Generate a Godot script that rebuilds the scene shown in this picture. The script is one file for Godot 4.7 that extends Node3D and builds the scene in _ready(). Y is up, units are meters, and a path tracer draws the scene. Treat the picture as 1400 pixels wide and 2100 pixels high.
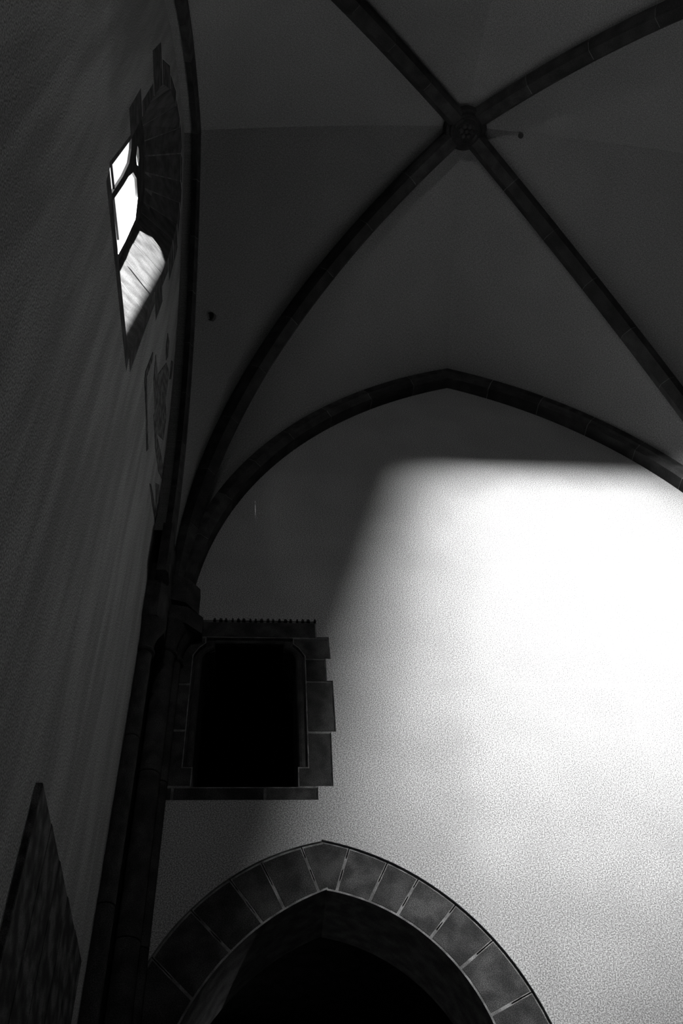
extends Node3D
# A vaulted corner bay of a stone church, seen from the floor. x runs along the far wall, y up, z from the far wall towards the camera.

const W := 6.424          # bay width along the far wall
const D := 5.8            # bay depth along the left wall
const FAR := -0.12        # plaster face of the far wall
const LEFT := -0.15       # plaster face of the left wall
const SPRING := 8.2       # height of the capitals
const TOP := 14.6
const BACK := 9.2
var BOSS := Vector3(3.147, 13.319, 2.93)
var M := {}
var taken := {}
var rng := RandomNumberGenerator.new()

func _ready():
	rng.seed = 7
	camera_and_light()
	materials()
	shell()
	vault()
	pier()
	doorway()
	square_window()
	lancet()
	paintings()
	rope_holes()
	unseen_floodlight()
	add_fill_lamp()

# ---------------------------------------------------------------- camera, sky, exposure
func camera_and_light():
	var cam := Camera3D.new()
	cam.name = "camera"
	cam.fov = 57.496
	cam.near = 0.05
	cam.far = 100.0
	cam.basis = Basis(Vector3(0.99593, -0.05405, 0.07206), Vector3(-0.02413, 0.61063, 0.79155), Vector3(-0.08679, -0.79007, 0.60685)).orthonormalized()
	cam.position = Vector3(0.7945, 1.6, 6.001)
	add_child(cam)
	cam.current = true
	var sm := ProceduralSkyMaterial.new()
	sm.sky_top_color = Color(0.93, 0.93, 0.93)
	sm.sky_horizon_color = Color(0.93, 0.93, 0.93)
	sm.ground_horizon_color = Color(0.2, 0.2, 0.2)
	sm.ground_bottom_color = Color(0.16, 0.16, 0.16)
	sm.energy_multiplier = 1.5
	var sky := Sky.new()
	sky.sky_material = sm
	# low sun raking along the outside of the left wall: it strikes the far splay of the pointed window
	var sun := DirectionalLight3D.new()
	sun.name = "sun"
	sun.light_energy = 27.0
	sun.light_angular_distance = 1.5
	sun.shadow_enabled = true
	add_child(sun)
	sun.look_at_from_position(Vector3.ZERO, Vector3(0.338, -0.10, -1.0), Vector3.UP)
	var env := Environment.new()
	env.background_mode = Environment.BG_SKY
	env.sky = sky
	env.ambient_light_source = Environment.AMBIENT_SOURCE_SKY
	env.tonemap_mode = Environment.TONE_MAPPER_LINEAR
	env.tonemap_exposure = 1.0
	env.sdfgi_enabled = true
	env.ssao_enabled = true
	env.ssil_enabled = true
	var we := WorldEnvironment.new()
	we.name = "environment"
	we.environment = env
	add_child(we)

# ---------------------------------------------------------------- materials
func noise_tex(freq: float, octaves: int, dark: float, light: float, seed_: int, size := 1024, lo := 0.25, hi := 0.75) -> NoiseTexture2D:
	var n := FastNoiseLite.new()
	n.noise_type = FastNoiseLite.TYPE_SIMPLEX_SMOOTH
	n.seed = seed_
	n.frequency = freq
	n.fractal_octaves = octaves
	var g := Gradient.new()
	g.offsets = PackedFloat32Array([lo, hi])
	g.colors = PackedColorArray([Color(dark, dark, dark), Color(light, light, light)])
	var t := NoiseTexture2D.new()
	t.width = size
	t.height = size
	t.seamless = true
	t.noise = n
	t.color_ramp = g
	return t

func surface(called: String, grey: float, coarse: Texture2D, coarse_m: float, fine: Texture2D, fine_m: float, rough := 0.95) -> StandardMaterial3D:
	var m := StandardMaterial3D.new()
	m.resource_name = called
	m.albedo_color = Color(grey, grey, grey)
	m.albedo_texture = coarse
	m.uv1_triplanar = true
	m.uv1_world_triplanar = true
	m.uv1_scale = Vector3.ONE / coarse_m
	m.detail_enabled = true
	m.detail_albedo = fine
	m.detail_blend_mode = BaseMaterial3D.BLEND_MODE_MUL
	m.detail_uv_layer = BaseMaterial3D.DETAIL_UV_2
	m.uv2_triplanar = true
	m.uv2_world_triplanar = true
	m.uv2_scale = Vector3.ONE / fine_m
	m.roughness = rough
	m.metallic_specular = 0.25
	return m

func materials():
	var blotch := noise_tex(0.005, 5, 0.95, 1.0, 3, 1024)
	var grain := noise_tex(0.12, 3, 0.57, 1.0, 11, 1024, 0.22, 0.78)
	var stone_blotch := noise_tex(0.009, 5, 0.7, 1.0, 21, 1024)
	M.plaster = surface("lime_plaster", 0.66, blotch, 5.0, grain, 1.6)
	M.plaster_lifted = surface("lime_plaster_lifted", 0.77, blotch, 5.0, grain, 1.6)  # plaster copy, brightness lifted in the colour for the far wall
	M.streaked = surface("streaked_plaster_lifted", 0.74, noise_tex(0.012, 4, 0.87, 1.0, 61, 1024), 1.0, grain, 1.6)  # streaks are its own; base tone lifted to brighten the left wall
	M.streaked.uv1_scale = Vector3(0.33, 0.035, 0.33)      # damp streaks that run down the wall
	M.stone = surface("dark_sandstone", 0.33, stone_blotch, 2.3, grain, 1.1)
	M.stone_pale = surface("dark_sandstone_paler", 0.36, stone_blotch, 1.9, grain, 1.1)
	M.stone_deep = surface("dark_sandstone_deeper", 0.30, stone_blotch, 2.7, grain, 1.3)
	M.window_stone = surface("window_sandstone", 0.44, stone_blotch, 1.7, grain, 0.9)
	M.mortar = surface("pale_mortar", 0.62, stone_blotch, 1.3, grain, 0.8)
	M.door = surface("shade_dark_stone", 0.24, stone_blotch, 1.5, grain, 1.1)  # darkness of the passage put into the colour
	M.floor = surface("worn_flagstone", 0.30, stone_blotch, 3.0, grain, 1.5)
	M.paint = surface("faded_fresco_pigment", 0.58, noise_tex(0.02, 5, 0.6, 1.0, 31, 512), 1.2, grain, 0.9)
	M.paint_dark = surface("dark_fresco_pigment", 0.48, noise_tex(0.02, 5, 0.55, 1.0, 41, 512), 1.0, grain, 0.9)
	M.timber = surface("stained_timber", 0.42, noise_tex(0.015, 5, 0.35, 1.0, 51, 512), 1.4, grain, 0.9, 0.8)
	var lead := StandardMaterial3D.new()
	lead.resource_name = "lead_and_iron"
	lead.albedo_color = Color(0.2, 0.2, 0.2)
	lead.roughness = 0.6
	M.iron = lead
	var glass := StandardMaterial3D.new()
	glass.resource_name = "clear_old_glass"
	glass.albedo_color = Color(0.95, 0.95, 0.95, 0.08)
	glass.transparency = BaseMaterial3D.TRANSPARENCY_ALPHA
	glass.roughness = 0.05
	glass.metallic_specular = 0.02
	M.glass = glass
	var lens := StandardMaterial3D.new()
	lens.resource_name = "lamp_lens"
	lens.albedo_color = Color(0.9, 0.9, 0.9)
	lens.emission_enabled = true
	lens.emission = Color(1, 1, 1)
	lens.emission_energy_multiplier = 2.0
	M.lens = lens

# ---------------------------------------------------------------- helpers: naming
func numbered(called: String) -> String:
	var k: int = taken.get(called, -1) + 1
	taken[called] = k
	return called if k == 0 else "%s_%03d" % [called, k]

func tag(o: Node, label: String, category: String, group := "", kind := "") -> void:
	if label: o.set_meta("label", label)
	if category: o.set_meta("category", category)
	if group: o.set_meta("group", group)
	if kind: o.set_meta("kind", kind)

func thing(called: String, label: String, category: String, at := Vector3.ZERO, kind := "", group := "") -> Node3D:
	var o := Node3D.new()
	o.name = numbered(called)
	o.position = at
	add_child(o)
	tag(o, label, category, group, kind)
	return o

func begin() -> SurfaceTool:
	var st := SurfaceTool.new()
	st.begin(Mesh.PRIMITIVE_TRIANGLES)
	st.set_smooth_group(-1)
	return st

func done(st: SurfaceTool, called: String, mat: Material, parent: Node3D, shift := Vector3.ZERO) -> MeshInstance3D:
	st.generate_normals()
	var o := MeshInstance3D.new()
	o.name = called
	o.mesh = st.commit()
	o.material_override = mat
	parent.add_child(o, true)
	var at := Vector3.ZERO
	var up: Node = parent
	while up != self:
		at += (up as Node3D).position
		up = up.get_parent()
	o.position = shift - at
	return o

# ---------------------------------------------------------------- helpers: shapes
func tri(st: SurfaceTool, a: Vector3, b: Vector3, c: Vector3, out: Vector3) -> void:
	if (b - a).cross(c - a).dot(out) > 0.0:
		var k := b
		b = c
		c = k
	st.add_vertex(a)
	st.add_vertex(b)
	st.add_vertex(c)

func quad(st: SurfaceTool, a: Vector3, b: Vector3, c: Vector3, d: Vector3, out: Vector3) -> void:
	tri(st, a, b, c, out)
	tri(st, a, c, d, out)

func inset(p: PackedVector2Array, by: float) -> PackedVector2Array:
	var q := PackedVector2Array()
	var n := p.size()
	for i in n:
		var e0 := (p[i] - p[(i + n - 1) % n]).normalized()
		var e1 := (p[(i + 1) % n] - p[i]).normalized()
		var n0 := Vector2(-e0.y, e0.x)
		var n1 := Vector2(-e1.y, e1.x)
		var m := n0 + n1
		var f := m.length_squared()
		q.append(p[i] + (m * (2.0 / f) if f > 0.4 else m) * by)
	return q

func ccw(p: PackedVector2Array) -> PackedVector2Array:
	var a := 0.0
	for i in p.size():
		a += p[i].cross(p[(i + 1) % p.size()])
	if a < 0.0:
		p.reverse()
	return p

# a plate or block: outline p in the plane (u, v) through o, its face at height front along n, its back at height back, edges chamfered by bev
func prism(st: SurfaceTool, p: PackedVector2Array, o: Vector3, u: Vector3, v: Vector3, n: Vector3, front: float, back: float, bev := 0.0) -> void:
	p = ccw(p)
	var q := inset(p, bev) if bev > 0.0 else p
	var face := Geometry2D.triangulate_polygon(q)
	for i in range(0, face.size(), 3):
		var t := [q[face[i]], q[face[i + 1]], q[face[i + 2]]]
		tri(st, o + u * t[0].x + v * t[0].y + n * front, o + u * t[1].x + v * t[1].y + n * front, o + u * t[2].x + v * t[2].y + n * front, n)
	face = Geometry2D.triangulate_polygon(p)
	for i in range(0, face.size(), 3):
		var t := [p[face[i]], p[face[i + 1]], p[face[i + 2]]]
		tri(st, o + u * t[0].x + v * t[0].y + n * back, o + u * t[1].x + v * t[1].y + n * back, o + u * t[2].x + v * t[2].y + n * back, -n)
	for i in p.size():
		var j := (i + 1) % p.size()
		var e := p[j] - p[i]
		var out := u * e.y - v * e.x
		var a := o + u * p[i].x + v * p[i].y
		var b := o + u * p[j].x + v * p[j].y
		quad(st, a + n * back, b + n * back, b + n * (front - bev), a + n * (front - bev), out)
		if bev > 0.0:
			quad(st, a + n * (front - bev), b + n * (front - bev), o + u * q[j].x + v * q[j].y + n * front, o + u * q[i].x + v * q[i].y + n * front, out + n * e.length())

func box(st: SurfaceTool, lo: Vector3, hi: Vector3, bev := 0.0) -> void:
	prism(st, PackedVector2Array([Vector2(lo.x, lo.y), Vector2(hi.x, lo.y), Vector2(hi.x, hi.y), Vector2(lo.x, hi.y)]), Vector3.ZERO, Vector3.RIGHT, Vector3.UP, Vector3.BACK, hi.z, lo.z, bev)

# a turned shape: prof holds (radius, height) from bottom to top, about a vertical axis through c
func lathe(st: SurfaceTool, prof: Array, c: Vector3, sides := 28) -> void:
	for k in prof.size() - 1:
		st.set_smooth_group(k % 30)
		var a: Vector2 = prof[k]
		var b: Vector2 = prof[k + 1]
		for i in sides:
			var t0 := TAU * i / sides
			var t1 := TAU * (i + 1) / sides
			var d0 := Vector3(cos(t0), 0, sin(t0))
			var d1 := Vector3(cos(t1), 0, sin(t1))
			var out := (d0 + d1) * 0.5 * (b.y - a.y) + Vector3.UP * (a.x - b.x)
			quad(st, c + d0 * a.x + Vector3.UP * a.y, c + d1 * a.x + Vector3.UP * a.y, c + d1 * b.x + Vector3.UP * b.y, c + d0 * b.x + Vector3.UP * b.y, out)
	st.set_smooth_group(-1)

# half a pointed arch, a circular arc from foot to apex; bulge is sagitta over chord. Returns [points, outward normals]
func half_arch(foot: Vector3, apex: Vector3, bulge: float, n: int) -> Array:
	var flat := Vector3(apex.x - foot.x, 0, apex.z - foot.z)
	var l := flat.length()
	var dir := flat / l
	var h := apex.y - foot.y
	var c := Vector2(l, h).length()
	var s := bulge * c
	var r := (c * c / 4.0 + s * s) / (2.0 * s)
	var cen := Vector2(l / 2.0, h / 2.0) - Vector2(h, l) / c * (r - s)     # (distance from apex, height)
	var a0 := atan2(-cen.y, l - cen.x)
	var a1 := atan2(h - cen.y, -cen.x)
	var pts := []
	var nrm := []
	for i in n + 1:
		var a := lerpf(a0, a1, float(i) / n)
		var e := Vector2(cos(a), sin(a))
		var q := cen + e * r
		pts.append(foot + dir * (l - q.x) + Vector3.UP * q.y)
		nrm.append((-dir * e.x + Vector3.UP * e.y).normalized())
	return [pts, nrm]

# one stone of a rib: the profile (binormal, normal) swept along points i0..i1
func swept(st: SurfaceTool, pts: Array, nrm: Array, b: Vector3, prof: PackedVector2Array) -> void:
	var n := prof.size()
	var mid := Vector2.ZERO
	for p in prof:
		mid += p / n
	for i in pts.size() - 1:
		for k in n:
			var k1 := (k + 1) % n
			var m := (prof[k] + prof[k1]) * 0.5
			var e := prof[k1] - prof[k]
			var o2 := Vector2(e.y, -e.x)
			if o2.dot(m - mid) < 0.0:
				o2 = -o2
			var out: Vector3 = b * o2.x + nrm[i] * o2.y
			quad(st, pts[i] + b * prof[k].x + nrm[i] * prof[k].y, pts[i] + b * prof[k1].x + nrm[i] * prof[k1].y,
				pts[i + 1] + b * prof[k1].x + nrm[i + 1] * prof[k1].y, pts[i + 1] + b * prof[k].x + nrm[i + 1] * prof[k].y, out)
	for cap in [0, pts.size() - 1]:
		var out: Vector3 = (pts[0] - pts[1]) if cap == 0 else (pts[-1] - pts[-2])
		for k in range(1, n - 1):
			tri(st, pts[cap] + b * prof[0].x + nrm[cap] * prof[0].y, pts[cap] + b * prof[k].x + nrm[cap] * prof[k].y, pts[cap] + b * prof[k + 1].x + nrm[cap] * prof[k + 1].y, out)

func along(list: Array, t: float) -> Vector3:
	var f := clampf(t, 0.0, 1.0) * (list.size() - 1)
	var i := mini(int(f), list.size() - 2)
	return list[i].lerp(list[i + 1], f - i)

func stone_of(k: int) -> Material:
	return [M.stone, M.stone_pale, M.stone_deep, M.stone][k % 4]

# ---------------------------------------------------------------- the shell of the building
func cut(parent: Node3D, p: PackedVector2Array, face: Transform3D, deep: float) -> void:
	var c := CSGPolygon3D.new()
	c.polygon = ccw(p)
	c.mode = CSGPolygon3D.MODE_DEPTH
	c.depth = deep
	c.operation = CSGShape3D.OPERATION_SUBTRACTION
	c.transform = face
	parent.add_child(c)

func wall_box(called: String, lo: Vector3, hi: Vector3, mat: Material, label: String, category := "wall") -> CSGBox3D:
	var c := CSGBox3D.new()
	c.name = called
	c.size = hi - lo
	c.position = (hi + lo) / 2.0
	c.material = mat
	add_child(c)
	tag(c, label, category, "", "structure")
	return c

var far_cuts := []     # [outline, depth] in (x, y)
var left_cuts := []    # outlines in (z, y)

func shell():
	wall_box("floor", Vector3(-0.8, -0.3, -3.2), Vector3(W + 0.9, 0.0, BACK + 0.4), M.floor, "dark worn flagstone floor far below the vault", "floor")
	wall_box("wall_right", Vector3(W + 0.15, 0, -0.9), Vector3(W + 0.65, TOP, BACK), M.plaster, "plain plastered right wall outside the picture beside the unseen lamp")
	wall_box("wall_near", Vector3(-0.7, 0, BACK), Vector3(W + 0.65, TOP, BACK + 0.4), M.plaster, "unseen plastered wall behind the viewer closing the church")  # out of view, plaster chosen to bounce light to the far wall
	wall_box("unseen_roof_slab", Vector3(-0.8, TOP, -3.2), Vector3(W + 0.9, TOP + 0.3, BACK + 0.4), M.floor, "unseen roof slab above the plastered vault, placed to keep out the sky", "roof")  # out of view, placed to keep sky light off the vault

func far_wall():
	var c := wall_box("wall_far", Vector3(-0.7, 0, FAR - 0.68), Vector3(W + 0.2, TOP, FAR), M.plaster_lifted, "tall plastered far wall with a bright lit patch and pointed doorway")
	for a in far_cuts:
		cut(c, a[0], Transform3D(Basis.IDENTITY, Vector3(0, 0, FAR + 0.2) - c.position), a[1] + 0.2)

func left_wall():
	var c := wall_box("wall_left", Vector3(LEFT - 0.3, 0, FAR - 0.3), Vector3(LEFT, TOP, BACK), M.streaked, "streaked plastered left wall pierced by the tall pointed window")
	# outline (z, y): local x of the polygon runs along -z
	for a in left_cuts:
		var p := PackedVector2Array()
		for q in a:
			p.append(Vector2(-q.x, q.y))
		cut(c, p, Transform3D(Basis(Vector3(0, 0, -1), Vector3(0, 1, 0), Vector3(1, 0, 0)), Vector3(LEFT + 0.2, 0, 0) - c.position), 1.2)

# ---------------------------------------------------------------- vault: webs, ribs, boss
const N := 48

func web(ceil: Node3D, wall_halves: Array, diag_halves: Array, back: Vector3, flush := 0.05) -> void:
	var st := begin()
	st.set_smooth_group(1)
	for h in 2:
		st.set_smooth_group(1 + h)
		var wa: Array = wall_halves[h]
		var da: Array = diag_halves[h]
		var rows := 10
		var grid := []
		for i in N + 1:
			var lean := pow(float(i) / N, 3.0)      # both halves meet on the ridge
			var a: Vector3 = wa[0][i] + wa[1][i].lerp(Vector3.UP, lean) * 0.05
			var b: Vector3 = da[0][i] + da[1][i].lerp(Vector3.UP, lean) * 0.05
			# behind the wall rib the web runs on to the wall, level with the rib where the rib stands close to it
			var w: Vector3 = wa[0][i] + wa[1][i].lerp(Vector3.UP, lean) * flush
			var line := [w + back * 0.25, w + back * 0.034]
			for k in rows + 1:
				var s := float(k) / rows
				line.append(a.lerp(b, s) + (wa[1][i] + da[1][i]).lerp(Vector3.UP * 2.0, lean).normalized() * 0.1 * sin(PI * s) * (float(i) / N))
			grid.append(line)
		for i in N:
			for k in rows + 2:
				quad(st, grid[i][k], grid[i][k + 1], grid[i + 1][k + 1], grid[i + 1][k], -(wa[1][i] + da[1][i]))
	done(st, "vault_web", M.plaster, ceil)

func rib(label: String, half: Array, prof: PackedVector2Array, stones: int, group: String, skip := 0.0, stop := 1.0) -> void:
	var pts: Array = half[0].duplicate()
	var nrm: Array = half[1].duplicate()
	if stop == 1.0:      # run into the other half at the point
		pts.append(pts[-1] + (pts[-1] - pts[-2]).normalized() * 0.035)
		nrm.append(nrm[-1])
	var r := thing("vault_rib", label, "rib", pts[0], "", group)
	var flat: Vector3 = pts[-1] - pts[0]
	flat.y = 0
	var b := flat.normalized().cross(Vector3.UP).normalized()
	var length := 0.0
	for i in pts.size() - 1:
		length += (pts[i + 1] - pts[i]).length()
	var gap := 0.005 / length
	for k in stones:
		var t0 := skip + (stop - skip) * k / stones + gap
		var t1 := skip + (stop - skip) * (k + 1) / stones - gap
		var pp := []
		var nn := []
		for i in 7:
			var t := lerpf(t0, t1, i / 6.0)
			pp.append(along(pts, t))
			nn.append(along(nrm, t).normalized())
		var st := begin()
		swept(st, pp, nn, b, prof)
		done(st, "rib_stone", stone_of(k + stones), r)
	var core := PackedVector2Array()
	for p in prof:
		core.append(p * 0.95)
	var pc := []
	var nc := []
	for i in 33:
		pc.append(along(pts, lerpf(skip, stop, i / 32.0)))
		nc.append(along(nrm, lerpf(skip, stop, i / 32.0)).normalized())
	var sc := begin()
	swept(sc, pc, nc, b, core)
	done(sc, "mortar_joint", M.mortar, r)

func vault():
	var far_a := Vector3(3.229, 12.419, 0)
	var near_a := Vector3(3.229, 12.419, D)
	var left_a := Vector3(-0.022, 12.592, D / 2)
	var right_a := Vector3(W + 0.022, 12.592, D / 2)
	var fl := half_arch(Vector3(0.093, SPRING, 0), far_a, 0.14, N)
	var fr := half_arch(Vector3(W - 0.093, SPRING, 0), far_a, 0.14, N)
	var nl := half_arch(Vector3(0.093, SPRING, D), near_a, 0.14, N)
	var nr := half_arch(Vector3(W - 0.093, SPRING, D), near_a, 0.14, N)
	var lf := half_arch(Vector3(-0.022, SPRING, 0.6), left_a, 0.139, N)
	var ln := half_arch(Vector3(-0.022, SPRING, D - 0.6), left_a, 0.139, N)
	var rf := half_arch(Vector3(W + 0.022, SPRING, 0.6), right_a, 0.139, N)
	var rn := half_arch(Vector3(W + 0.022, SPRING, D - 0.6), right_a, 0.139, N)
	var dfl := half_arch(Vector3(0.005, SPRING, 0.005), BOSS, 0.176, N)
	var dfr := half_arch(Vector3(W - 0.005, SPRING, 0.005), BOSS, 0.151, N)
	var dnl := half_arch(Vector3(0.005, SPRING, D - 0.005), BOSS, 0.152, N)
	var dnr := half_arch(Vector3(W - 0.005, SPRING, D - 0.005), BOSS, 0.177, N)
	var ceil := thing("ceiling", "plastered four-part pointed vault above the bay", "vault", Vector3.ZERO, "structure")
	web(ceil, [fl, fr], [dfl, dfr], Vector3(0, 0, -1))
	web(ceil, [lf, ln], [dfl, dnl], Vector3(-1, 0, 0), -0.075)
	web(ceil, [rf, rn], [dfr, dnr], Vector3(1, 0, 0))
	web(ceil, [nl, nr], [dnl, dnr], Vector3(0, 0, 1))
	# closing wall above the near arch
	# moulded sections: (across, out from the soffit); chamfered diagonals, half sections on the walls
	var dp := PackedVector2Array([Vector2(-0.115, 0.09), Vector2(0.115, 0.09), Vector2(0.115, -0.02), Vector2(0.095, -0.06), Vector2(0.06, -0.115), Vector2(-0.06, -0.115), Vector2(-0.095, -0.06), Vector2(-0.115, -0.02)])
	rib("thick diagonal vault rib rising from the left corner capital to the boss", dfl, dp, 9, "diagonal vault ribs", 0.0, 0.985)
	rib("thick diagonal vault rib running from the boss towards the lower right", dfr, dp, 9, "diagonal vault ribs", 0.0, 0.985)
	rib("thick diagonal vault rib running from the boss towards the upper left", dnl, dp, 9, "diagonal vault ribs", 0.0, 0.985)
	rib("thick diagonal vault rib running from the boss towards the upper right", dnr, dp, 9, "diagonal vault ribs", 0.0, 0.985)
	rib("left half of the dark pointed wall rib on the far wall", fl, wall_prof(1, 0.16), 8, "wall ribs")
	rib("right half of the dark pointed wall rib, above the bright patch", fr, wall_prof(-1, 0.16), 8, "wall ribs")
	rib("dark rib along the left wall, rising from the corner capital", lf, wall_prof(-1, 0.10, 0.035), 8, "wall ribs", 0.0)
	rib("dark rib along the left wall, upper half ending at the photo's top edge", ln, wall_prof(1, 0.10, 0.035), 8, "wall ribs")
	# boss
	var b := thing("vault_boss", "dark round carved keystone boss where the four diagonal ribs cross", "boss", BOSS)
	var st := begin()
	lathe(st, [Vector2(0.0, -0.17), Vector2(0.10, -0.17), Vector2(0.13, -0.15), Vector2(0.145, -0.16), Vector2(0.165, -0.18), Vector2(0.19, -0.16), Vector2(0.2, -0.12), Vector2(0.235, -0.11), Vector2(0.255, -0.07), Vector2(0.26, 0.1), Vector2(0.0, 0.1)], BOSS, 40)
	var drum := done(st, "boss_drum", M.stone_deep, b)
	for i in 6:
		var a := TAU * i / 6.0
		var s2 := begin()
		var d := Vector3(cos(a), 0, sin(a))
		lathe(s2, [Vector2(0.0, -0.205), Vector2(0.02, -0.2), Vector2(0.034, -0.18), Vector2(0.036, -0.165), Vector2(0.0, -0.16)], BOSS + d * 0.062, 12)
		done(s2, "petal", M.stone, drum)
	var s3 := begin()
	lathe(s3, [Vector2(0.0, -0.215), Vector2(0.022, -0.205), Vector2(0.028, -0.185), Vector2(0.028, -0.16), Vector2(0.0, -0.16)], BOSS, 14)
	done(s3, "flower_heart", M.stone, drum)

func wall_prof(side: int, wide: float, into := 0.17) -> PackedVector2Array:
	# side: which way the binormal points into the room
	var p := PackedVector2Array()
	for q in [Vector2(-into, 0.085), Vector2(wide * 0.5, 0.085), Vector2(wide * 0.5, -0.01), Vector2(wide * 0.36, -0.035), Vector2(wide * 0.2, -0.085), Vector2(-into, -0.085)]:
		p.append(Vector2(q.x * side, q.y))
	return p

# ---------------------------------------------------------------- the corner pier
func pier():
	var o := thing("corner_pier", "dark clustered corner pier with capitals where the ribs spring, left of the square opening", "pier")
	# [centre, radius, top of shaft]
	var shafts := [[Vector3(0.0, 0, 0.0), 0.088, 7.3], [Vector3(-0.1, 0, 0.44), 0.058, 6.9], [Vector3(0.085, 0, -0.1), 0.052, 7.3]]
	for s in shafts:
		var c: Vector3 = s[0]
		var r: float = s[1]
		var top: float = s[2]
		var y := 0.5
		var k := 0
		while y < top - 0.05:
			var y1 := minf(y + 1.3 + 0.12 * (k % 3), top)
			var st := begin()
			lathe(st, [Vector2(r - 0.004, y + 0.003), Vector2(r, y + 0.008), Vector2(r, y1 - 0.008), Vector2(r - 0.004, y1 - 0.003)], c, 24)
			done(st, "shaft_drum", stone_of(k), o)
			y = y1
			k += 1
		var sb := begin()
		lathe(sb, [Vector2(r * 1.9, 0.0), Vector2(r * 1.9, 0.3), Vector2(r * 1.6, 0.36), Vector2(r * 1.7, 0.42), Vector2(r * 1.1, 0.48), Vector2(r, 0.505)], c, 24)
		done(sb, "shaft_base", M.stone, o)
		var cap := begin()
		var e := 0.3
		lathe(cap, [Vector2(r, top - 0.005), Vector2(r + 0.018, top + 0.005), Vector2(r + 0.024, top + 0.022), Vector2(r + 0.018, top + 0.04), Vector2(r + 0.004, top + 0.05), Vector2(r + 0.012, top + 0.14), Vector2(r + 0.035, top + 0.22), Vector2(r + 0.075, top + e), Vector2(r + 0.085, top + e + 0.02), Vector2(0, top + e + 0.02)], c, 24)
		done(cap, "capital_bell", M.stone_deep, o)
	# solid masonry behind the shafts
	var f := begin()
	prism(f, PackedVector2Array([Vector2(-0.3, -0.3), Vector2(0.13, -0.3), Vector2(0.12, -0.10), Vector2(0.03, -0.09), Vector2(-0.06, 0.0), Vector2(-0.1, 0.1), Vector2(-0.11, 0.46), Vector2(-0.3, 0.46)]), Vector3.ZERO, Vector3.RIGHT, Vector3.BACK, Vector3.UP, 8.0, 0.0)
	prism(f, PackedVector2Array([Vector2(-0.3, -0.3), Vector2(0.14, -0.3), Vector2(0.13, -0.06), Vector2(0.03, 0.04), Vector2(0.0, 0.2), Vector2(-0.02, 0.62), Vector2(-0.06, 0.62), Vector2(-0.1, 0.2), Vector2(-0.3, 0.1)]), Vector3.ZERO, Vector3.RIGHT, Vector3.BACK, Vector3.UP, 8.5, 7.7)
	done(f, "pier_core", M.stone_deep, o)
	# impost blocks under the ribs
	var a := begin()
	prism(a, PackedVector2Array([Vector2(-0.3, -0.3), Vector2(0.25, -0.3), Vector2(0.25, -0.02), Vector2(0.14, 0.12), Vector2(0.0, 0.16), Vector2(-0.1, 0.2), Vector2(-0.3, 0.2)]), Vector3.ZERO, Vector3.RIGHT, Vector3.BACK, Vector3.UP, 8.21, 7.86, 0.02)
	done(a, "abacus", M.stone, o)
	var a2 := begin()
	prism(a2, PackedVector2Array([Vector2(-0.3, -0.3), Vector2(0.3, -0.3), Vector2(0.3, -0.03), Vector2(0.16, 0.1), Vector2(0.0, 0.13), Vector2(-0.1, 0.16), Vector2(-0.3, 0.16)]), Vector3.ZERO, Vector3.RIGHT, Vector3.BACK, Vector3.UP, 7.85, 7.615, 0.03)
	done(a2, "impost", M.stone_deep, o)
	var a3 := begin()
	prism(a3, PackedVector2Array([Vector2(-0.3, 0.2), Vector2(-0.03, 0.2), Vector2(0.02, 0.28), Vector2(0.02, 0.5), Vector2(-0.03, 0.58), Vector2(-0.3, 0.58)]), Vector3.ZERO, Vector3.RIGHT, Vector3.BACK, Vector3.UP, 7.66, 7.215, 0.02)
	done(a3, "abacus", M.stone, o)
	var a4 := begin()
	prism(a4, PackedVector2Array([Vector2(-0.07, 0.5), Vector2(0.01, 0.5), Vector2(0.03, 0.54), Vector2(0.03, 0.66), Vector2(0.01, 0.7), Vector2(-0.07, 0.7)]), Vector3.ZERO, Vector3.RIGHT, Vector3.BACK, Vector3.UP, 8.3, 7.64, 0.02)
	done(a4, "rib_springer", M.stone_deep, o)

# ---------------------------------------------------------------- the pointed doorway
func arc_pts(c: Vector2, r: float, a: Vector2, b: Vector2, n: int) -> PackedVector2Array:
	var p := PackedVector2Array()
	var t0 := (a - c).angle()
	var t1 := t0 + wrapf((b - c).angle() - t0, -PI, PI)
	for i in n + 1:
		p.append(c + Vector2.from_angle(lerpf(t0, t1, float(i) / n)) * r)
	return p

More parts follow.
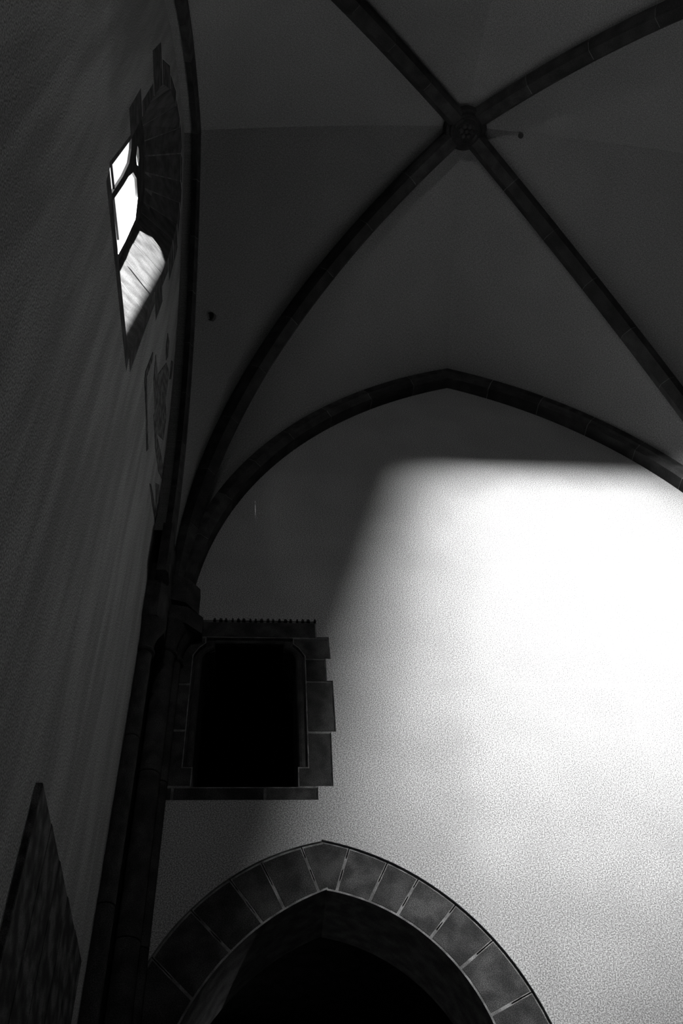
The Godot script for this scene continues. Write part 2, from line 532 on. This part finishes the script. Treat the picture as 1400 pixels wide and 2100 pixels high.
func doorway():
	var o := thing("door_1", "pointed stone doorway in the far wall with pale joints", "doorway", Vector3(1.3, 0, FAR), "structure")
	var li := [Vector2(1.95, 3.569), 1.745]
	var ri := [Vector2(1.07, 3.865), 1.353]
	var lx := [Vector2(1.627, 3.92), 1.675]
	var rx := [Vector2(0.887, 3.704), 1.918]
	var right := [[Vector2(1.397, 5.18), Vector2(1.504, 5.51)], [Vector2(1.623, 5.096), Vector2(1.783, 5.404)], [Vector2(1.834, 5.03), Vector2(1.989, 5.263)], [Vector2(2.013, 4.819), Vector2(2.237, 5.07)], [Vector2(2.194, 4.615), Vector2(2.459, 4.81)], [Vector2(2.367, 4.32), Vector2(2.653, 4.456)], [Vector2(2.42, 3.93), Vector2(2.78, 4.0)]]
	var left := [[Vector2(1.254, 5.222), Vector2(1.163, 5.505)], [Vector2(1.001, 5.097), Vector2(0.88, 5.38)], [Vector2(0.834, 5.01), Vector2(0.647, 5.274)], [Vector2(0.61, 4.81), Vector2(0.40, 5.04)], [Vector2(0.44, 4.45), Vector2(0.17, 4.72)], [Vector2(0.29, 4.05), Vector2(0.0, 4.3)], [Vector2(0.21, 3.6), Vector2(-0.05, 3.9)]]
	var outlines := []
	var key := PackedVector2Array()
	key.append_array(arc_pts(li[0], li[1], left[0][0], Vector2(1.33, 5.199), 3))
	key.append_array(arc_pts(ri[0], ri[1], Vector2(1.335, 5.195), right[0][0], 3))
	key.append_array(arc_pts(rx[0], rx[1], right[0][1], Vector2(1.312, 5.575), 3))
	key.append_array(arc_pts(lx[0], lx[1], Vector2(1.305, 5.565), left[0][1], 3))
	outlines.append(key)
	for k in 6:
		var p := arc_pts(ri[0], ri[1], right[k][0], right[k + 1][0], 4)
		p.append_array(arc_pts(rx[0], rx[1], right[k + 1][1], right[k][1], 4))
		outlines.append(p)
		p = arc_pts(li[0], li[1], left[k][0], left[k + 1][0], 4)
		p.append_array(arc_pts(lx[0], lx[1], left[k + 1][1], left[k][1], 4))
		outlines.append(p)
	var y := 3.92
	for k in 6:
		outlines.append(PackedVector2Array([Vector2(2.423, y - 0.65), Vector2(2.8 + 0.08 * (k % 2), y - 0.65), Vector2(2.8 + 0.08 * (k % 2), y), Vector2(2.423, y)]))
		outlines.append(PackedVector2Array([Vector2(0.205, y - 0.97), Vector2(-0.05, y - 0.97), Vector2(-0.05, y - 0.32), Vector2(0.205, y - 0.32)]))
		y -= 0.65
	var mort := begin()
	var i := 0
	for p in outlines:
		if p[0].y < 0.7 and p.size() == 4:
			for q in 4:
				p[q].y = maxf(p[q].y, 0.02)
		var st := begin()
		prism(st, inset(ccw(p), 0.008), Vector3(0, 0, FAR), Vector3.RIGHT, Vector3.UP, Vector3.BACK, -0.012, -0.675, 0.005)
		done(st, "voussoir" if i < 13 else "jamb_stone", stone_of(i), o)
		prism(mort, inset(ccw(p), -0.004), Vector3(0, 0, FAR), Vector3.RIGHT, Vector3.UP, Vector3.BACK, -0.0145, -0.66)
		far_cuts.append([inset(ccw(p), -0.009), 0.9])
		i += 1
	done(mort, "mortar_bed", M.mortar, o)
	# the passage itself is cut through the wall and opens into a dim passage
	var hole := PackedVector2Array()
	hole.append_array(arc_pts(li[0], li[1], Vector2(0.205, 3.57), Vector2(1.33, 5.199), 14))
	hole.append_array(arc_pts(ri[0], ri[1], Vector2(1.335, 5.195), Vector2(2.423, 3.87), 14))
	hole.append_array(PackedVector2Array([Vector2(2.423, 0.02), Vector2(0.205, 0.02)]))
	far_cuts.append([hole, 0.9])
	var b := begin()
	var z0 := FAR - 0.685
	box(b, Vector3(-1.2, 0, z0 - 2.0), Vector3(4.2, 5.5, z0 - 1.9))
	box(b, Vector3(-1.3, 0, z0 - 2.0), Vector3(-1.2, 5.5, z0))
	box(b, Vector3(4.2, 0, z0 - 2.0), Vector3(4.3, 5.5, z0))
	box(b, Vector3(-1.3, 5.46, z0 - 2.0), Vector3(4.3, 5.56, z0))
	done(b, "passage_walls", M.door, o)  # walls coloured dark so the passage reads as shaded

# ---------------------------------------------------------------- the square opening in the far wall
func square_window():
	var o := thing("window_2", "dark square-headed opening with shouldered corners and toothed stone frame beside the pier", "window", Vector3(0.73, 6.06, FAR), "structure")
	var stones := [
		[Vector2(0.29, 7.675), Vector2(1.333, 7.675), Vector2(1.333, 7.875), Vector2(0.29, 7.875)],
		[Vector2(1.125, 7.665), Vector2(1.125, 7.60), Vector2(1.175, 7.55), Vector2(1.228, 7.45), Vector2(1.228, 7.413), Vector2(1.448, 7.413), Vector2(1.443, 7.672)],
		[Vector2(1.228, 7.41), Vector2(1.228, 7.145), Vector2(1.405, 7.145), Vector2(1.405, 7.41)],
		[Vector2(1.228, 7.142), Vector2(1.228, 6.595), Vector2(1.457, 6.595), Vector2(1.457, 7.142)],
		[Vector2(1.228, 6.585), Vector2(1.228, 6.24), Vector2(1.147, 6.24), Vector2(1.147, 6.06), Vector2(1.41, 6.06), Vector2(1.416, 6.585)],
		[Vector2(0.89, 5.935), Vector2(1.288, 5.935), Vector2(1.288, 6.053), Vector2(0.89, 6.053)],
		[Vector2(0.18, 5.935), Vector2(0.88, 5.935), Vector2(0.88, 6.053), Vector2(0.18, 6.053)],
		[Vector2(0.02, 5.935), Vector2(0.17, 5.935), Vector2(0.17, 6.053), Vector2(0.02, 6.053)],
		[Vector2(0.02, 6.063), Vector2(0.31, 6.063), Vector2(0.31, 6.24), Vector2(0.232, 6.24), Vector2(0.232, 6.6), Vector2(0.02, 6.6)],
		[Vector2(0.04, 6.61), Vector2(0.232, 6.61), Vector2(0.232, 7.1), Vector2(0.04, 7.1)],
		[Vector2(0.02, 7.11), Vector2(0.232, 7.11), Vector2(0.232, 7.45), Vector2(0.285, 7.55), Vector2(0.335, 7.60), Vector2(0.335, 7.665), Vector2(0.02, 7.665)],
	]
	var mort := begin()
	var i := 0
	for s in stones:
		var p := PackedVector2Array(s)
		var st := begin()
		prism(st, inset(ccw(p), 0.004), Vector3(0, 0, FAR), Vector3.RIGHT, Vector3.UP, Vector3.BACK, -0.012, -0.675, 0.004)
		done(st, "lintel" if i == 0 else ("sill_stone" if i in [5, 6, 7] else "jamb_stone"), stone_of(i), o)
		prism(mort, inset(ccw(p), -0.004), Vector3(0, 0, FAR), Vector3.RIGHT, Vector3.UP, Vector3.BACK, -0.0145, -0.66)
		far_cuts.append([inset(ccw(p), -0.006), 0.9])
		i += 1
	done(mort, "mortar_bed", M.mortar, o)
	# round moulding that frames the opening and turns over the shouldered corners
	for side in [1, -1]:
		var path := PackedVector2Array([Vector2(1.176, 6.245), Vector2(1.176, 7.40), Vector2(1.168, 7.45), Vector2(1.14, 7.505), Vector2(1.105, 7.535), Vector2(1.068, 7.553), Vector2(1.068, 7.625)])
		var pts := []
		var nrm := []
		for k in path.size():
			var q := path[k]
			var d := (path[mini(k + 1, path.size() - 1)] - path[maxi(k - 1, 0)]).normalized()
			var x := q.x if side == 1 else 1.458 - q.x
			pts.append(Vector3(x, q.y, FAR - 0.04))
			nrm.append(Vector3(-d.y * side, d.x, 0).normalized())
		var prof := PackedVector2Array()
		for k in 10:
			prof.append(Vector2.from_angle(TAU * k / 10.0) * 0.031)
		var st := begin()
		swept(st, pts, nrm, Vector3(0, 0, 1), prof)
		# the slab of stone behind the moulding
		var back := PackedVector2Array()
		for q in [Vector2(1.147, 6.24), Vector2(1.228, 6.24), Vector2(1.228, 7.45), Vector2(1.175, 7.55), Vector2(1.125, 7.60), Vector2(1.125, 7.67), Vector2(1.038, 7.67), Vector2(1.038, 7.527), Vector2(1.09, 7.51), Vector2(1.13, 7.47), Vector2(1.147, 7.41)]:
			back.append(Vector2(q.x if side == 1 else 1.458 - q.x, q.y))
		prism(st, back, Vector3(0, 0, FAR), Vector3.RIGHT, Vector3.UP, Vector3.BACK, -0.05, -0.675)
		done(st, "roll_moulding", M.stone, o)
		far_cuts.append([inset(ccw(back), -0.006), 0.9])
	var h := begin()
	box(h, Vector3(0.42, 7.602, FAR - 0.675), Vector3(1.038, 7.64, FAR - 0.012), 0.008)
	box(h, Vector3(0.335, 7.602, FAR - 0.675), Vector3(1.124, 7.674, FAR - 0.06))
	done(h, "head_moulding", M.stone, o)
	far_cuts.append([PackedVector2Array([Vector2(0.33, 7.60), Vector2(1.13, 7.60), Vector2(1.13, 7.68), Vector2(0.33, 7.68)]), 0.9])
	# small pointed stubs of stone left along the top edge
	var t := begin()
	for k in 18:
		var x := 0.40 + 0.0543 * k + 0.004 * sin(k * 2.3)
		var w := 0.013 + 0.003 * sin(k * 1.7)
		prism(t, PackedVector2Array([Vector2(x - w, 7.87), Vector2(x + w, 7.87), Vector2(x + w * 0.8, 7.893), Vector2(x, 7.902 + 0.003 * sin(k * 3.1)), Vector2(x - w * 0.8, 7.893)]), Vector3(0, 0, FAR), Vector3.RIGHT, Vector3.UP, Vector3.BACK, 0.012, -0.05, 0.003)
	done(t, "tooth_row", M.stone_deep, o)
	# the opening, and a box behind it coloured dark for the shade inside
	far_cuts.append([PackedVector2Array([Vector2(0.31, 6.056), Vector2(1.147, 6.056), Vector2(1.147, 7.41), Vector2(1.13, 7.47), Vector2(1.09, 7.51), Vector2(1.038, 7.527), Vector2(1.038, 7.603), Vector2(0.42, 7.603), Vector2(0.42, 7.527), Vector2(0.368, 7.51), Vector2(0.328, 7.47), Vector2(0.31, 7.41)]), 0.9])
	var b := begin()
	var z0 := FAR - 0.685
	box(b, Vector3(-0.3, 5.7, z0 - 1.9), Vector3(1.9, 8.3, z0 - 1.8))
	box(b, Vector3(-0.4, 5.7, z0 - 1.8), Vector3(-0.3, 8.3, z0))
	box(b, Vector3(1.9, 5.7, z0 - 1.8), Vector3(2.0, 8.3, z0))
	box(b, Vector3(-0.4, 8.3, z0 - 1.9), Vector3(2.0, 8.4, z0))
	box(b, Vector3(-0.4, 5.6, z0 - 1.9), Vector3(2.0, 5.7, z0))
	done(b, "dark_shade_box", M.floor, o)
	far_wall()

# ---------------------------------------------------------------- the pointed window in the left wall
func lancet():
	var o := thing("window_1", "tall deep-splayed pointed window with bright panes high on the left wall", "window", Vector3(LEFT, 7.4, 3.3), "structure")
	# (z, y) on the wall face, (z, y) at the glazing, how far the stone reaches into the wall face
	var ring := [
		[Vector2(4.14, 7.34), Vector2(3.90, 7.5), 0.16], [Vector2(2.76, 7.53), Vector2(2.97, 7.62), 0.10], [Vector2(2.62, 8.55), Vector2(2.87, 8.75), 0.10],
		[Vector2(2.53, 9.15), Vector2(2.81, 9.25), 0.26], [Vector2(2.44, 9.75), Vector2(2.76, 9.75), 0.12], [Vector2(2.345, 10.33), Vector2(2.71, 10.25), 0.24],
		[Vector2(2.32, 10.85), Vector2(2.67, 10.62), 0.25], [Vector2(2.31, 11.32), Vector2(2.71, 10.80), 0.17], [Vector2(2.41, 11.68), Vector2(2.80, 10.93), 0.16],
		[Vector2(2.57, 11.90), Vector2(2.93, 11.01), 0.18], [Vector2(2.82, 12.04), Vector2(3.07, 11.07), 0.15], [Vector2(3.10, 11.98), Vector2(3.20, 11.11), 0.10],
		[Vector2(3.40, 11.66), Vector2(3.36, 11.05), 0.14], [Vector2(3.68, 11.16), Vector2(3.55, 10.85), 0.20], [Vector2(3.88, 10.5), Vector2(3.72, 10.4), 0.33],
		[Vector2(3.95, 9.8), Vector2(3.79, 9.8), 0.1], [Vector2(4.0, 9.0), Vector2(3.83, 9.0), 0.2], [Vector2(4.03, 8.3), Vector2(3.86, 8.4), 0.03]]
	var mid := Vector2(3.25, 9.6)
	var n := ring.size()
	var g := 0.42          # depth of the glazing behind the wall face: LEFT - 0.27
	var mort := begin()
	for k in n:
		var j := (k + 1) % n
		for pass_ in 2:
			var gap := 0.007 if pass_ == 0 else -0.003
			var rec := 0.002 if pass_ == 0 else 0.006
			var a: Vector2 = ring[k][0]
			var b: Vector2 = ring[j][0]
			var ag: Vector2 = ring[k][1]
			var bg: Vector2 = ring[j][1]
			var e := (b - a).normalized()
			var out2 := Vector2(e.y, -e.x)
			if out2.dot((a + b) * 0.5 - mid) < 0.0:
				out2 = -out2
			var reach: float = ring[k][2] - (0.0 if pass_ == 0 else -0.002)
			var sh := out2 * (0.0 if pass_ == 0 else 0.0008)
			var eg := (bg - ag).normalized()
			var c := [a + e * gap + sh, b - e * gap + sh, b - e * gap + out2 * reach, a + e * gap + out2 * reach]
			var cg := [ag + eg * gap + sh, bg - eg * gap + sh, b + out2 * reach - e * gap, a + out2 * reach + e * gap]
			var f := []
			var m := []
			for q in c: f.append(Vector3(LEFT - rec, q.y, q.x))
			for q in cg: m.append(Vector3(-g, q.y, q.x))
			var r := []
			for q in cg: r.append(Vector3(LEFT - 0.295, q.y, q.x))
			var centre: Vector3 = (f[0] + f[1] + f[2] + f[3] + m[0] + m[1] + m[2] + m[3]) / 8.0
			var st := begin() if pass_ == 0 else mort
			quad(st, f[0], f[1], f[2], f[3], Vector3.RIGHT)
			for s in 4:
				var s1 := (s + 1) % 4
				quad(st, f[s], f[s1], m[s1], m[s], (f[s] + f[s1] + m[s1] + m[s]) / 4.0 - centre)
				quad(st, m[s], m[s1], r[s1], r[s], (m[s] + m[s1]) / 2.0 - (m[0] + m[1] + m[2] + m[3]) / 4.0)
			quad(st, r[0], r[1], r[2], r[3], Vector3.LEFT)
			if pass_ == 0:
				done(st, "sill_stone" if k == 0 else "reveal_stone", M.window_stone, o)
				left_cuts.append(PackedVector2Array([a + sh, b + sh, b + out2 * (reach + 0.004), a + out2 * (reach + 0.004)]))
	done(mort, "mortar_bed", M.mortar, o)
	var hole := PackedVector2Array()
	for q in ring: hole.append(q[0])
	left_cuts.append(hole)
	# stone tracery: two pointed lights and a small eye, set at the back of the splay
	var plate := CSGPolygon3D.new()
	plate.name = "tracery"
	var outer := PackedVector2Array()
	for q in ring: outer.append(Vector2(-q[1].x, q[1].y))
	plate.polygon = ccw(outer)
	plate.depth = 0.022
	plate.material = M.stone
	var basis_ := Basis(Vector3(0, 0, -1), Vector3(0, 1, 0), Vector3(1, 0, 0))
	plate.transform = Transform3D(basis_, Vector3(-g + 0.004, 0, 0) - o.position)
	o.add_child(plate)
	var near_light := [Vector2(3.66, 7.6), Vector2(3.65, 9.0), Vector2(3.63, 9.6), Vector2(3.60, 10.0), Vector2(3.47, 10.24), Vector2(3.40, 10.18), Vector2(3.335, 10.0), Vector2(3.35, 9.6), Vector2(3.41, 9.06), Vector2(3.54, 7.62)]
	var far_light := [Vector2(3.46, 7.63), Vector2(3.36, 8.98), Vector2(3.28, 9.6), Vector2(3.25, 9.9), Vector2(3.19, 10.2), Vector2(3.07, 10.40), Vector2(2.90, 10.40), Vector2(2.78, 10.15), Vector2(2.835, 9.5), Vector2(2.905, 8.95), Vector2(3.01, 7.67)]
	var eye := [Vector2(3.31, 10.59), Vector2(3.26, 10.66), Vector2(3.18, 10.66), Vector2(3.13, 10.56), Vector2(3.17, 10.48), Vector2(3.24, 10.46)]
	var panes := []
	for l in [near_light, far_light, eye]:
		var p := PackedVector2Array()
		for q in l: p.append(Vector2(-q.x, q.y))
		cut(plate, p, Transform3D(Basis.IDENTITY, Vector3(0, 0, 0.1)), 0.4)
		var st := begin()
		var pz := PackedVector2Array()
		for q in l: pz.append(q)
		prism(st, inset(ccw(pz), -0.015), Vector3(-g - 0.012, 0, 0), Vector3.BACK, Vector3.UP, Vector3.RIGHT, 0.002, -0.002)
		panes.append(done(st, "pane", M.glass, o))
	for bar in [[Vector2(3.82, 9.04), Vector2(3.40, 9.12), 0], [Vector2(3.39, 9.06), Vector2(2.98, 9.14), 1]]:
		var st := begin()
		var a: Vector2 = bar[0]
		var b: Vector2 = bar[1]
		prism(st, PackedVector2Array([a + Vector2(0, 0.008), b + Vector2(0, 0.008), b - Vector2(0, 0.008), a - Vector2(0, 0.008)]), Vector3(-g - 0.004, 0, 0), Vector3.BACK, Vector3.UP, Vector3.RIGHT, 0.008, -0.008)
		done(st, "saddle_bar", M.iron, panes[bar[2]])
	# added sun block outside the wall, on the viewer's side of the window
	var bt := begin()
	prism(bt, PackedVector2Array([Vector2(4.24, 7.0), Vector2(4.21, 7.6), Vector2(4.095, 9.0), Vector2(4.0, 10.0), Vector2(3.93, 10.7), Vector2(3.9, 12.5), Vector2(5.2, 12.5), Vector2(5.2, 7.0)]), Vector3(LEFT - 0.3, 0, 0), Vector3.BACK, Vector3.UP, Vector3.LEFT, 0.25, 0.0)
	done(bt, "added_sun_block", M.window_stone, o)
	left_wall()

# ---------------------------------------------------------------- paint and panels on the left wall
func flake(parent: Node3D, called: String, mat: Material, list: Array) -> void:
	var st := begin()
	prism(st, PackedVector2Array(list), Vector3(LEFT, 0, 0), Vector3.BACK, Vector3.UP, Vector3.RIGHT, 0.004, -0.01)
	done(st, called, mat, parent)

func paintings():
	var o := thing("wall_painting", "faded scrolling fresco strip on the left wall between the pointed window and the corner rib", "fresco", Vector3(LEFT, 8.2, 1.3))
	flake(o, "painted_scroll", M.paint, [Vector2(2.02, 8.98), Vector2(1.78, 9.05), Vector2(1.52, 9.75), Vector2(1.30, 9.95), Vector2(1.22, 9.5), Vector2(1.05, 9.55), Vector2(0.98, 9.2), Vector2(1.28, 8.83), Vector2(1.62, 8.72), Vector2(1.9, 8.75)])
	flake(o, "painted_leaf", M.paint_dark, [Vector2(1.72, 9.98), Vector2(1.58, 10.08), Vector2(1.50, 9.9), Vector2(1.56, 9.72), Vector2(1.68, 9.8)])
	flake(o, "painted_leaf", M.paint_dark, [Vector2(1.30, 10.2), Vector2(1.2, 10.36), Vector2(1.14, 10.1), Vector2(1.22, 9.95)])
	flake(o, "painted_band", M.paint_dark, [Vector2(2.14, 8.80), Vector2(2.24, 8.28), Vector2(2.20, 8.2), Vector2(1.95, 8.17), Vector2(1.62, 8.06), Vector2(1.58, 8.16), Vector2(1.98, 8.27), Vector2(2.16, 8.34), Vector2(2.09, 8.76)])
	flake(o, "painted_band", M.paint, [Vector2(1.62, 8.62), Vector2(1.30, 8.60), Vector2(0.95, 8.72), Vector2(0.70, 8.95), Vector2(0.72, 9.12), Vector2(1.0, 8.95), Vector2(1.34, 8.75), Vector2(1.6, 8.72)])
	flake(o, "painted_band", M.paint_dark, [Vector2(1.25, 8.12), Vector2(1.18, 8.2), Vector2(0.92, 8.32), Vector2(0.70, 8.38), Vector2(0.68, 8.3), Vector2(0.95, 8.2)])
	flake(o, "painted_scroll", M.paint, [Vector2(0.98, 8.5), Vector2(0.80, 8.72), Vector2(0.66, 8.66), Vector2(0.62, 8.42), Vector2(0.72, 8.36)])
	# the dark panel low on the left
	var p := thing("wainscot_panel", "dark patchy weathered panel low on the left wall with one sharp upper corner", "panel", Vector3(LEFT, 0, 1.6))
	var zs := [2.50, 2.18, 1.86, 1.52, 1.18, 0.84]
	for k in 5:
		var st := begin()
		var z1: float = zs[k]
		var z0: float = zs[k + 1]
		var top := 4.17 + 0.012 * k
		prism(st, PackedVector2Array([Vector2(z0 + 0.004, 0.02), Vector2(z1 - 0.004, 0.02), Vector2(z1 - 0.004, top), Vector2(z0 + 0.004, top)]), Vector3(LEFT, 0, 0), Vector3.BACK, Vector3.UP, Vector3.RIGHT, 0.03, 0.0, 0.004)
		done(st, "board", M.timber, p)

# ---------------------------------------------------------------- holes in the vault
func rope_holes():
	for h in [["small dark hole beside the left wall rib, a shallow cup coloured dark", Vector3(0.193, 11.29, 1.278), Vector3(0.45, 0.6, -0.62), 0.05], ["small dark hole right of the boss, a shallow cup coloured dark", Vector3(3.844, 13.262, 2.888), Vector3(0.17, 0.95, -0.2), 0.033]]:
		var p: Vector3 = h[1]
		var n: Vector3 = h[2]
		var o := thing("vault_hole", h[0], "hole", p)
		var st := begin()
		var k: float = h[3]
		lathe(st, [Vector2(0.0, -0.004), Vector2(0.72 * k, -0.004), Vector2(0.78 * k, -0.018), Vector2(0.95 * k, -0.018), Vector2(k, -0.008), Vector2(k, 0.03), Vector2(0.0, 0.03)], Vector3.ZERO, 20)  # closed shallow cup, the dark of the hole put into its colour
		var m := done(st, "dark_cup", M.iron, o, p)
		m.quaternion = Quaternion(Vector3.UP, n.normalized())

# ---------------------------------------------------------------- unseen lamp by the right wall, placed to light the far-wall patch
func unseen_floodlight():
	var at := Vector3(6.0, 9.0, 5.5)
	var o := thing("unseen_floodlight", "unseen black lamp by the right wall, its flaps shaping the far wall patch", "unseen_floodlight", at)
	var st := begin()
	box(st, at + Vector3(-0.02, -0.02, 0.0), at + Vector3(W + 0.16 - at.x, 0.02, 0.04))
	done(st, "bracket", M.iron, o)
	# flaps shape the lit patch: the upper one cuts the beam level, the left one cuts it on a slant
	var top_far := [Vector3(0.6, 10.27, FAR), Vector3(W, 10.37, FAR)]
	var fl := begin()
	flap(fl, at, top_far[0], top_far[1], 0.6, Vector3.UP)
	done(fl, "flap", M.iron, o)
	var f2 := begin()
	flap(f2, at, Vector3(2.98, 10.6, FAR), Vector3(1.36, 4.0, FAR), 0.36, Vector3(-1, 0.2, 0))
	flap(f2, at, Vector3(6.35, 11.0, FAR), Vector3(6.35, 3.0, FAR), 0.3, Vector3.RIGHT)
	done(f2, "flap", M.iron, o)
	var l := SpotLight3D.new()
	l.name = "lamp"
	l.light_energy = 215.0
	l.light_size = 0.04
	l.spot_range = 20.0
	l.spot_attenuation = 2.0
	l.spot_angle = 42.0
	l.spot_angle_attenuation = 1.0
	l.shadow_enabled = true
	o.add_child(l)
	l.look_at_from_position(at, Vector3(3.0, 8.0, FAR), Vector3.UP)
	var s2 := begin()
	var c := Vector3.ZERO
	lathe(s2, [Vector2(0.0, -0.07), Vector2(0.05, -0.05), Vector2(0.07, 0.0), Vector2(0.05, 0.05), Vector2(0.0, 0.07)], at, 16)
	done(s2, "lens", M.lens, o)

func flap(st: SurfaceTool, lamp: Vector3, a: Vector3, b: Vector3, dist: float, away: Vector3) -> void:
	var da := (a - lamp).normalized()
	var db := (b - lamp).normalized()
	var m := (da + db).normalized()
	var e := (db - da).normalized()
	var c := lamp + m * dist
	var n := da.cross(db).normalized()
	if n.dot(away) < 0.0:
		n = -n
	# the plate starts in the plane through the lamp and the line a-b, and stands away from the beam
	var p0 := c - e * 0.7
	var p1 := c + e * 0.7
	var up := (n - m * 0.3).normalized() * 0.6
	var th := m * 0.006
	quad(st, p0, p1, p1 + up, p0 + up, m)
	quad(st, p0 - th, p1 - th, p1 + up - th, p0 + up - th, -m)
	quad(st, p0, p1, p1 - th, p0 - th, -n)
	quad(st, p0 + up, p1 + up, p1 + up - th, p0 + up - th, n)
	quad(st, p0, p0 + up, p0 + up - th, p0 - th, -e)
	quad(st, p1, p1 + up, p1 + up - th, p1 - th, e)

# ---------------------------------------------------------------- added fill lamp out of view behind the viewer
func add_fill_lamp():
	var at := Vector3(0.4, 9.6, 8.75)
	var o := thing("added_fill_lamp", "added dim fill lamp out of view behind the viewer, lighting the far wall", "lamp", at)
	var a := begin()
	box(a, at + Vector3(-0.015, 0.12, 0.0), at + Vector3(0.015, 0.15, BACK - at.z))
	box(a, at + Vector3(-0.06, 0.02, BACK - at.z - 0.02), at + Vector3(0.06, 0.25, BACK - at.z))
	done(a, "arm", M.iron, o)
	var g := begin()
	var prof := []
	for k in 13:
		var t := PI * k / 12.0
		prof.append(Vector2(0.1 * sin(t), -0.1 * cos(t)))
	lathe(g, prof, at, 20)
	done(g, "globe", M.lens, o)
	var l := OmniLight3D.new()
	l.name = "added_fill_light"
	l.light_energy = 3.0
	l.light_size = 0.1
	l.omni_range = 25.0
	l.omni_attenuation = 2.0
	l.shadow_enabled = true
	o.add_child(l)
